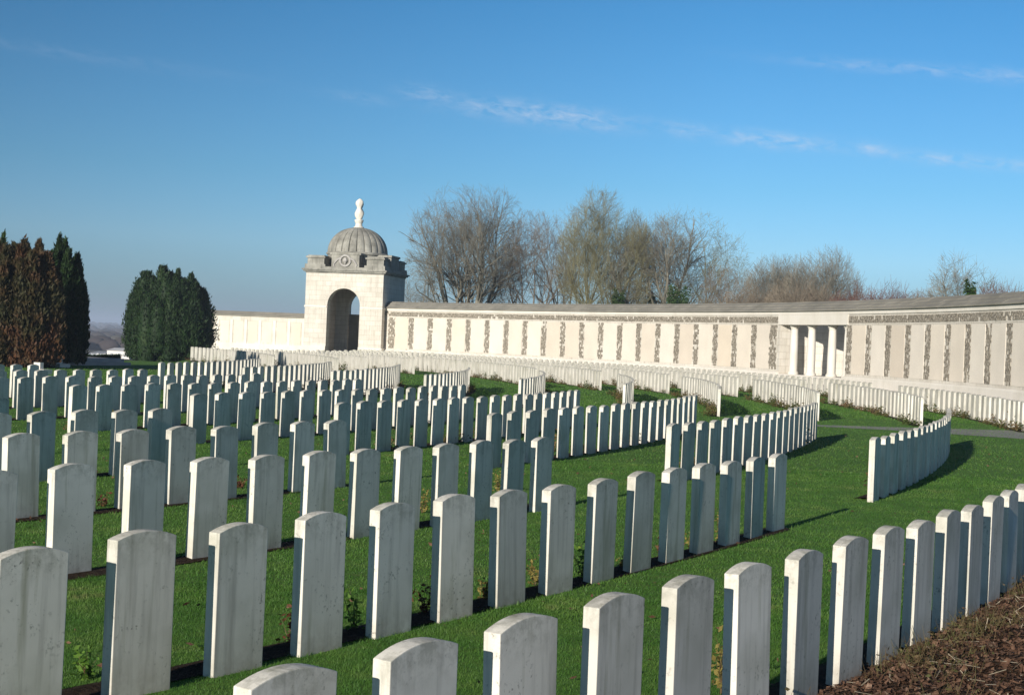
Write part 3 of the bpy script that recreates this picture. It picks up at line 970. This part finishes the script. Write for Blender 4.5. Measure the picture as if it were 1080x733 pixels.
for i in range(n):
    mb = MB(); x = .3 + (L - .9) * i / (n - 1)
    mb.box(x - .12, x + .12, -.05, -.002, .8, HL - .3); mb.build('pilaster', M['pale_stone'], lw)
    if i < n - 1:
        x2 = .3 + (L - .9) * (i + 1) / (n - 1)
        mb = MB(); mb.box(x + .25, x2 - .25, -.018, -.001, .95, HL - .4); mb.build('name_panel', M['panel'], lw)

# ------------------------------------------------------------------ stone platform at left
def low_box(name, u0, u1, vb, h, depth, mat, label, cat, cour=1):
    x0, y0 = ground(u0, vb); x1, y1 = ground(u1, vb)
    r_ = empty(name, ((x0 + x1) / 2, (y0 + y1) / 2, 0), atan2(y1 - y0, x1 - x0))
    L_ = hypot(x1 - x0, y1 - y0)
    tag(r_, label, cat)
    mb = MB(); mb.box(-L_ / 2, L_ / 2, 0, depth, 0, h * .45); mb.build('lower_step', mat, r_)
    mb = MB(); mb.box(-L_ / 2 + .12, L_ / 2 - .12, .3, depth - .002, h * .45 + .001, h); mb.build('upper_step', mat, r_)
    return r_
low_box('stone_platform', 50, 138, 385.5, .30, 3.5, M['step_stone'], 'long low grey stone platform with a step, between the two yew trees', 'stone platform')
low_box('stone_block', 46, 55, 395.5, .42, .6, M['pale_stone'], 'pale low stone block nearer the left yews, behind the top left headstones', 'stone block')
low_box('stone_block', 63, 74, 388.0, .36, .8, M['pale_stone'], 'sunlit pale stone block at the left corner of the grey platform', 'stone block')
hx0, hy0 = ground(52, 381.5); hx1, hy1 = ground(126, 379.5)
mb = MB()
cs = []
for _ in range(9000):
    k = random.random()
    cs.append((hx0 + (hx1 - hx0) * k, hy0 + (hy1 - hy0) * k + random.uniform(-.25, .25), random.uniform(0, .26)))
tag(link('low_hedge', quads_mesh('low_hedge', leaves(cs, .07, .03)), M['yew']), 'very low dark clipped hedge behind the grey stone platform', 'hedge')

# ------------------------------------------------------------------ yews (upright, many fastigiate plumes)
def yew(u0, u1, vb, vt, label, mat, spikes, nleaf, seed, depth=1.0, Y0=None):
    rr = random.Random(seed); rg = np.random.default_rng(seed)
    x0, Y = ground((u0 + u1) / 2, vb)
    zg = 0.0
    if Y0: Y = Y0; x0, zg = at_depth((u0 + u1) / 2, vb, Y)
    px = F / Y
    Wd = (u1 - u0) / px; Hh = (vb - vt) / px
    root = empty('yew_tree', (x0, Y, zg)); tag(root, label, 'yew tree')
    mb = MB()
    for _ in range(7):
        a = rr.uniform(0, 2 * pi)
        mb.tube([(0, 0, -.1), (cos(a) * .25, sin(a) * .25, Hh * .3), (cos(a) * .7, sin(a) * .7, Hh * .6)], [.16, .1, .04], 6)
    mb.build('trunk', M['bark_dark'], root)
    core = MB(); tips = []
    V = []
    for k in range(spikes):
        # base position in the disc, tip slightly outward
        a = rr.uniform(0, 2 * pi); q = sqrt(rr.random())
        bx, by = cos(a) * q * Wd * .36, sin(a) * q * Wd * .36 * depth
        top = Hh * (1 - .24 * q ** 3.2) * rr.uniform(.78, 1.0)
        rad = Wd * rr.uniform(.07, .14)
        tx, ty = bx * (1.0 if q > .8 else 1.1), by * 1.08
        zb_ = rr.uniform(0, .12) * Hh
        pts, rads = [], []
        for i in range(9):
            t = i / 8
            pts.append((bx + (tx - bx) * t, by + (ty - by) * t, zb_ + (top - zb_) * t))
            rads.append(max(.02, rad * (sin(pi * min(1, (t * .86 + .14)) ** .8) ** .45 if t < 1 else .16) * (.9)))
        core.tube(pts, [r * .8 for r in rads], 8)
        m = int(nleaf / spikes)
        tt = rg.random(m) ** .9; ang = rg.uniform(0, 2 * pi, m)
        R = np.interp(tt, np.linspace(0, 1, 9), rads) * rg.uniform(.7, 1.4, m)
        lump = 1 + .22 * np.sin(tt * 19 + ang * 3 + k) * np.sin(ang * 5 + k * 2.1)
        R = R * lump
        C = np.stack([bx + (tx - bx) * tt + R * np.cos(ang), by + (ty - by) * tt + R * np.sin(ang), zb_ + (top - zb_) * tt + rg.normal(0, .06, m)], 1)
        up = np.stack([np.cos(ang) * .45, np.sin(ang) * .45, np.ones(m)], 1) + rg.normal(0, .3, (m, 3))
        up /= np.linalg.norm(up, axis=1)[:, None]
        sd = np.cross(up, rg.normal(0, 1, (m, 3))); sd /= np.linalg.norm(sd, axis=1)[:, None]
        s = rg.uniform(.05, .125, (m, 1))
        V.append(np.stack([C - up * s - sd * s * .2, C - up * s * .3 + sd * s * .4, C + up * s * 1.2, C - up * s * .3 - sd * s * .4], 1))
    V = np.concatenate(V); V[..., 2] = np.maximum(V[..., 2], .02)
    cr_o = link('crown', quads_mesh('crown', V), mat, root)
    c_o = core.build('foliage_core', mat, root, smooth=True)  # solid core in needle colour, added inside the plumes to block light
    return root
yew(123, 230, 382, 280, 'rounded dark green yew standing alone left of the pavilion', M['yew'], 76, 120000, 11, Y0=104)
yew(-34, 70, 387, 246, 'big yew with rust-brown dying foliage at the left edge', M['yew_brown'], 70, 150000, 12)
yew(30, 94, 385, 247, 'dark green columnar yew right behind the browned one', M['yew'], 36, 70000, 13)
yew(-34, 14, 384, 238, 'dark yew tip rising highest behind the browned yew', M['yew'], 24, 16000, 14)

# ------------------------------------------------------------------ bare trees behind the wall
def bare_tree(u, vtop, Y, width_px, label, mat, seed, lean=0.0, stems=3, trunk_r=.22, levels=5, upright=.25, cat='bare tree', vbot=None, twig=.009, name='bare_tree', kids=(5, 4, 4, 3, 3), spread=1.0, ivy=0, group=None):
    rr = random.Random(seed)
    x0, _ = at_depth(u, 335, Y)
    _, ztop = at_depth(u, vtop, Y)
    zg = terrain(x0, Y)
    Hh = ztop - zg
    Wm = width_px / F * Y
    root = empty(name, (x0, Y, zg)); tag(root, label, cat, group)
    mb, cb = MB(), MB()
    def env(p):
        """is the point inside the crown envelope"""
        z = p.z / Hh
        if z > 1.02: return False
        w_ = Wm / 2 * (max(0.0, 1 - ((z - .55) / .50) ** 2) ** .5 if z > .55 else (.55 + .45 * z / .55)) * 1.05 + .3
        return (p.x - lean * z * Hh) ** 2 + p.y ** 2 < w_ ** 2
    def grow(p, d, L, r, lev):
        n = 4 if lev < 3 else 3
        pts, rads = [p.copy()], [r]
        wob = .06 + .035 * lev
        rend = r * (.45 if lev else .5)
        for i in range(n):
            d = (d + Vector((rr.gauss(0, wob), rr.gauss(0, wob), rr.gauss(0, wob * .6) + upright * .22))).normalized()
            p = p + d * L / n
            pts.append(p.copy()); rads.append(r + (rend - r) * (i + 1) / n)
            if not env(p) and lev > 0: break
        (mb if lev < 2 else cb).tube(pts, rads, 7 if lev == 0 else 5 if lev < 2 else 3)
        if lev >= levels: return
        nk = kids[min(lev, len(kids) - 1)]
        m = len(pts) - 1
        for k in range(nk):
            t = (.35 if lev else .28) + (1 - (.35 if lev else .28)) * (k + rr.random()) / nk
            q = t * m; i = min(int(q), m - 1); f_ = q - i
            bp = pts[i].lerp(pts[i + 1], f_)
            if lev > 0 and not env(bp): continue
            br = (rads[i] + (rads[i + 1] - rads[i]) * f_) * rr.uniform(.48, .78)
            dd = (pts[i + 1] - pts[i]).normalized()
            o_ = dd.orthogonal().normalized(); o_.rotate(Matrix.Rotation(rr.uniform(0, 2 * pi), 3, dd))
            an = radians(rr.uniform(24, 52)) * spread
            nd = (dd * cos(an) + o_ * sin(an)).normalized()
            grow(bp, nd, L * rr.uniform(.50, .78), max(twig, br), lev + 1)
        # leader
        grow(pts[-1], d, L * .62, max(twig, rads[-1]), lev + 1)
    for s in range(stems):
        a = 2 * pi * (s + rr.random() * .6) / stems
        sp = (0 if stems == 1 else .22 + .2 * rr.random()) * spread
        d = Vector((cos(a) * sp + lean, sin(a) * sp * .8, 1)).normalized()
        grow(Vector((cos(a) * .2 * (stems > 1), sin(a) * .2 * (stems > 1), -.1)), d, Hh * rr.uniform(.40, .50), trunk_r * rr.uniform(.75, 1.1), 0)
    mb.build('trunk', mat, root, fix=False, smooth=True)
    cb.build('crown', mat, root, fix=False)
    if ivy:
        cs = []
        for _ in range(ivy):
            z = rr.uniform(0, Hh * .42); a = rr.uniform(0, 2 * pi); q = abs(rr.gauss(.0, .42)) * (1.3 - z / (Hh * .55))
            cs.append((cos(a) * q + lean * z, sin(a) * q, z))
        link('ivy', quads_mesh('ivy', leaves(cs, .11, .05)), M['ivy'], root)
    print(name, u, len(cb.f))
    return root
TG = None
bare_tree(494, 198, 150, 128, 'tall bare grey tree with domed crown just right of the pavilion', M['bark'], 21, stems=4, trunk_r=.34, kids=(5, 5, 4, 4, 4))
bare_tree(440, 268, 158, 60, 'low spreading dark bare branches against the pavilion side', M['bark'], 22, stems=4, trunk_r=.12, levels=4, upright=.1, spread=1.3)
bare_tree(563, 226, 152, 74, 'brownish bare tree filling the dip between the first two tall crowns', M['bark_brown'], 23, stems=4, trunk_r=.15)
bare_tree(602, 222, 156, 70, 'slender brownish bare tree behind the middle of the tree group', M['bark_brown'], 31, stems=3, trunk_r=.16)
bare_tree(636, 207, 149, 92, 'tall olive-tinged bare tree in the middle of the tree group', M['bark_olive'], 24, stems=5, trunk_r=.22, upright=.34, kids=(5, 5, 4, 4, 4))
bare_tree(686, 209, 150, 84, 'bare tree with ivy-clad trunk and rounded grey crown', M['bark'], 25, stems=3, trunk_r=.34, ivy=6000, kids=(5, 5, 4, 4, 4))
bare_tree(726, 228, 153, 116, 'lower spreading bare tree with arching branches, right of the ivy-clad one', M['bark_olive'], 26, stems=4, trunk_r=.16, upright=.1, spread=1.2)
bare_tree(770, 276, 150, 58, 'small pinkish bare tree at the right end of the tall group', M['bark_brown'], 27, stems=5, trunk_r=.09, levels=4, kids=(6, 5, 5, 4))
bare_tree(822, 272, 140, 74, 'pale upright bare thicket behind the wall, left of the small rounded tree', M['bark'], 28, stems=9, trunk_r=.06, levels=4, upright=.5, kids=(6, 5, 5, 4), cat='thicket')
bare_tree(866, 262, 136, 74, 'small rounded pale bare tree above the colonnade', M['bark'], 29, stems=5, trunk_r=.10, levels=4, upright=.3, kids=(7, 6, 5, 4))
bare_tree(1022, 258, 110, 74, 'wispy bare birch with drooping twigs near the right edge', M['bark'], 30, stems=5, trunk_r=.07, levels=4, upright=-.06, kids=(7, 6, 5, 4))
# reddish bare hedge pieces on the right
for i, (u, vt, wd, Y, lab, m) in enumerate([
    (905, 299, 60, 122, 'reddish bare shrub left of the low gap in the treeline', M['bark_red']),
    (945, 296, 66, 118, 'low dull red shrub in the middle of the right treeline', M['bark_red']),
    (985, 299, 56, 112, 'low brown shrub at the foot of the wispy birch', M['bark_brown']),
    (1060, 297, 56, 102, 'dark red bare shrub at the right edge above the coping', M['bark_red']),
    (845, 292, 70, 128, 'brown undergrowth below the small rounded tree', M['bark_brown']),
    (790, 296, 60, 132, 'pale brown undergrowth between the tall group and the thicket', M['bark_brown'])]):
    bare_tree(u, vt, Y, wd, lab, m, 40 + i, stems=24, trunk_r=.03, levels=3, upright=.25, cat='shrub', name='bare_shrub', kids=(7, 6, 5), spread=1.2, twig=.012)
def round_bush(u, vt, vb_, Y, wpx, label, seed, mat=None):
    x0, zt_ = at_depth(u, vt, Y); zg = terrain(x0, Y); rr = np.random.default_rng(seed)
    r = wpx / 2 / F * Y; root = empty('evergreen_bush', (x0, Y, zg)); tag(root, label, 'bush')
    Hh = zt_ - zg
    mb = MB(); mb.tube([(0, 0, -.1), (0, 0, Hh * .6)], [.12, .05], 6); mb.build('trunk', M['bark_dark'], root)
    n = 9000
    d = rr.normal(0, 1, (n, 3)); d /= np.linalg.norm(d, axis=1)[:, None]
    q = rr.uniform(.45, 1.05, n)[:, None] * (1 + .22 * np.sin(d[:, :1] * 7 + 1) * np.sin(d[:, 2:3] * 6))
    C = d * q * np.array([r, r, Hh / 2]) + np.array([0, 0, Hh / 2])
    link('crown', quads_mesh('crown', leaves(C.tolist(), .12, .04)), mat or M['bush'], root)
round_bush(715, 303, 322, 140, 34, 'round olive-green evergreen bush peeping over the coping', 51)
round_bush(652, 308, 322, 146, 18, 'dark ivy-green bush below the olive-tinged tree', 52)
round_bush(1023, 300, 318, 104, 16, 'small green bush in front of the wispy birch', 53)

# ------------------------------------------------------------------ far country seen at the left
def far_building(u0, u1, v0, v1, Y, mats, label, name, ridge):
    xa, zt_ = at_depth(u0, v0, Y); xb, _ = at_depth(u1, v0, Y); _, zg = at_depth((u0 + u1) / 2, v1, Y)
    r_ = empty(name, ((xa + xb) / 2, Y, zg)); tag(r_, label, 'building')
    W_ = (xb - xa) / 2; Hh = zt_ - zg
    mb = MB(); mb.box(-W_, W_, 0, 14, -1.5, Hh * .78); mb.build('wall', mats[0], r_)
    mb = MB(); mb.add([(-W_ - .2, -.3, Hh * .78 + .01), (W_ + .2, -.3, Hh * .78 + .01), (W_ + .2, 7, Hh), (-W_ - .2, 7, Hh), (-W_ - .2, 14.3, Hh * .78 + .01), (W_ + .2, 14.3, Hh * .78 + .01)],
                      [(0, 1, 2, 3), (3, 2, 5, 4), (0, 3, 4), (1, 5, 2), (0, 4, 5, 1)])
    mb.build('roof', mats[1], r_)
    for k in range(3):
        x = -W_ + W_ * 2 * (k + .5) / 3
        mb = MB(); mb.box(x - .5, x + .5, -.06, -.01, Hh * .2, Hh * .5); mb.build('window', M['glass'], r_)
far_building(113, 137, 367, 378, 330, (M['white'], M['white']), 'small white flat building far off between the yews', 'farm_building', .5)
far_building(96, 112, 370.5, 377, 345, (M['glass'], M['roof']), 'grey glazed shed far off, left of the white building', 'greenhouse', .5)
far_building(84, 95, 372, 377.5, 350, (M['white'], M['roof']), 'pale low shed far off beside the dark yew', 'shed', .5)
cs = []
V = []
rg = np.random.default_rng(5)
mbw = MB()
for _ in range(5200):
    Y = 620 * (9.5 ** rg.random()); az = radians(rg.uniform(-24, -2))
    x, y = Y * sin(az), Y * cos(az)
    if noise.noise(Vector((x / 160, y / 90, 1))) < -.05: continue
    s = rg.uniform(1.6, 4.2) * (1 + Y / 3500); zg = terrain(x, y)
    k = 9
    vs = [(x, y, zg + s * 1.25)]
    for ring, (rr_, zz) in enumerate(((.6, 1.05), (1., .55), (.75, .0))):
        for i in range(k):
            a = 2 * pi * i / k; q = s * rr_ * rg.uniform(.8, 1.2)
            vs.append((x + cos(a) * q * 1.3, y + sin(a) * q, zg + s * zz * rg.uniform(.85, 1.1)))
    fs = [(0, 1 + i, 1 + (i + 1) % k) for i in range(k)]
    for ring in range(2):
        o_ = 1 + ring * k
        fs += [(o_ + i, o_ + k + i, o_ + k + (i + 1) % k, o_ + (i + 1) % k) for i in range(k)]
    mbw.add(vs, fs)
tag(mbw.build('far_woodland', M['far'], smooth=True), 'hazy purple-grey woods and hedgerows on the distant plain', 'woodland', kind='stuff')

# ------------------------------------------------------------------ haze
HAZE = True
if HAZE:
    mb = MB(); mb.box(-7000, 7000, -300, 9000, -30, 40)
    t = NT('haze'); t.n.remove(t.b)
    pv = t.new('ShaderNodeVolumePrincipled')
    pv.inputs['Color'].default_value = (.66, .78, 1.0, 1)
    pv.inputs['Density'].default_value = .00034
    t.l.new(pv.outputs[0], t.n['Material Output'].inputs['Volume'])
    tag(mb.build('haze', t.mat), kind='stuff')

# ------------------------------------------------------------------ sky, sun
SUN_EL, SHADOW_AZ = 15.5, 26.8       # shadows run towards azimuth 25 deg (from +Y to +X)
sun_az = SHADOW_AZ + 180
w = bpy.data.worlds.new('World'); scene.world = w; w.use_nodes = True
nt = w.node_tree; N = nt.nodes; Lk = nt.links
bg = N['Background']
sky = N.new('ShaderNodeTexSky'); sky.sky_type = 'NISHITA'; sky.sun_disc = False
sky.sun_elevation = radians(SUN_EL); sky.sun_rotation = radians(sun_az)
sky.altitude = 50; sky.air_density = 1.0; sky.dust_density = .4; sky.ozone_density = 2.2
def wm(op, a, b=0.0, c=None):
    m = N.new('ShaderNodeMath'); m.operation = op
    for i, v in enumerate((a, b) if c is None else (a, b, c)):
        if isinstance(v, bpy.types.NodeSocket): Lk.new(v, m.inputs[i])
        else: m.inputs[i].default_value = v
    return m.outputs[0]
tc = N.new('ShaderNodeTexCoord'); sp = N.new('ShaderNodeSeparateXYZ'); Lk.new(tc.outputs['Generated'], sp.inputs[0])
X, Y, Z = sp.outputs
az = wm('MULTIPLY', wm('ARCTAN2', X, Y), 57.2958)
el = wm('MULTIPLY', wm('ARCSINE', Z), 57.2958)
cmb = N.new('ShaderNodeCombineXYZ'); Lk.new(wm('MULTIPLY', az, .8), cmb.inputs[0]); Lk.new(wm('MULTIPLY', wm('ADD', el, wm('MULTIPLY', az, .09)), 2.2), cmb.inputs[1])
nz = N.new('ShaderNodeTexNoise'); nz.inputs['Scale'].default_value = 1.6; nz.inputs['Detail'].default_value = 7; nz.inputs['Roughness'].default_value = .68
nz.inputs['Distortion'].default_value = .5
Lk.new(cmb.outputs[0], nz.inputs['Vector'])
def azel(u, v):
    a, b = u - 540, v - H0
    x = cr * a + sr * b; y = -sr * a + cr * b
    return math.degrees(atan2(x, F)), math.degrees(atan2(-y, hypot(F, x)))
blobs = [(575, 121, 3.2, .36, 1.0), (630, 132, 1.0, .24, .7), (452, 100, 1.0, .28, .6), (725, 138, 1.2, .26, .6), (815, 148, 2.6, .28, .9), (920, 158, .7, .24, 1.0),
         (1020, 170, 3.6, .22, .75), (960, 73, 4.2, .20, .55), (1060, 80, 2.2, .24, .6), (60, 55, 5.0, .22, .14), (180, 70, 3.4, .18, .10), (380, 104, 1.2, .2, .25)]
tot = None
for u, v, sa, se, k in blobs:
    a0, e0 = azel(u, v)
    da = wm('SUBTRACT', az, a0)
    de = wm('ADD', wm('SUBTRACT', el, e0), wm('MULTIPLY', da, .075))
    q = wm('ADD', wm('POWER', wm('ABSOLUTE', wm('DIVIDE', da, sa)), 2.0), wm('POWER', wm('ABSOLUTE', wm('DIVIDE', de, se)), 2.0))
    gq = wm('MULTIPLY', wm('POWER', 2.71828, wm('MULTIPLY', q, -1.0)), k)
    tot = gq if tot is None else wm('MAXIMUM', tot, gq)
mr = N.new('ShaderNodeMapRange'); Lk.new(nz.outputs['Fac'], mr.inputs[0]); mr.inputs[1].default_value = .38; mr.inputs[2].default_value = .74
cl = wm('MULTIPLY', wm('MULTIPLY', tot, mr.outputs[0]), .68)
mx = N.new('ShaderNodeMix'); mx.data_type = 'RGBA'; Lk.new(cl, mx.inputs[0]); Lk.new(sky.outputs[0], mx.inputs[6]); mx.inputs[7].default_value = (6.6, 7.3, 8.6, 1)
# clearer, bluer air than the model's default towards the horizon
er = N.new('ShaderNodeMapRange'); Lk.new(el, er.inputs[0]); er.inputs[1].default_value = -2; er.inputs[2].default_value = 38
rp = N.new('ShaderNodeValToRGB'); Lk.new(er.outputs[0], rp.inputs[0])
stops = [(0, (.27, .53, .95)), (2.0, (.34, .58, 1.05)), (5.4, (.50, .80, 1.22)), (8, (.38, .74, 1.08)), (14.5, (.24, .64, .95)), (24, (.31, .41, .52))]
while len(rp.color_ramp.elements) < len(stops): rp.color_ramp.elements.new(.5)
for e_, (p_, c_) in zip(rp.color_ramp.elements, stops): e_.position = p_ / 40; e_.color = (*c_, 1)
az_f = N.new('ShaderNodeMapRange'); Lk.new(az, az_f.inputs[0]); az_f.inputs[1].default_value = -20; az_f.inputs[2].default_value = 8; az_f.inputs[3].default_value = .80; az_f.inputs[4].default_value = 1.2
vm = N.new('ShaderNodeVectorMath'); vm.operation = 'MULTIPLY'; Lk.new(sky.outputs[0], vm.inputs[0]); Lk.new(rp.outputs[0], vm.inputs[1])
vs_ = N.new('ShaderNodeVectorMath'); vs_.operation = 'SCALE'; Lk.new(vm.outputs[0], vs_.inputs[0]); Lk.new(az_f.outputs[0], vs_.inputs['Scale'])
Lk.new(vs_.outputs[0], mx.inputs[6])
Lk.new(mx.outputs[2], bg.inputs[0])
bg.inputs[1].default_value = .083

sd = bpy.data.lights.new('sun', 'SUN'); sd.energy = 5.0; sd.angle = radians(.5); sd.color = (1.0, .93, .82)
so = bpy.data.objects.new('sun', sd); COL.objects.link(so)
dv = Vector((sin(radians(SHADOW_AZ)) * cos(radians(SUN_EL)), cos(radians(SHADOW_AZ)) * cos(radians(SUN_EL)), -sin(radians(SUN_EL))))
so.rotation_euler = dv.to_track_quat('-Z', 'Y').to_euler()

# ------------------------------------------------------------------ camera
cd = bpy.data.cameras.new('camera'); cam = bpy.data.objects.new('camera', cd); COL.objects.link(cam)
cd.sensor_fit = 'HORIZONTAL'; cd.sensor_width = 36; cd.lens = F / 1080 * 36
cd.shift_y = -(366.5 - H0) / 1080
cd.clip_start = .1; cd.clip_end = 30000
m = Matrix(((cr, -sr, 0, 0), (0, 0, -1, 0), (sr, cr, 0, EYE), (0, 0, 0, 1)))
cam.matrix_world = m
scene.camera = cam
scene.view_settings.view_transform = 'Standard'; scene.view_settings.look = 'None'
scene.view_settings.gamma = 1; scene.view_settings.exposure = .28
scene.view_settings.use_curve_mapping = False
scene.cycles.volume_bounces = 0
scene.cycles.max_bounces = 6
scene.cycles.use_denoising = True
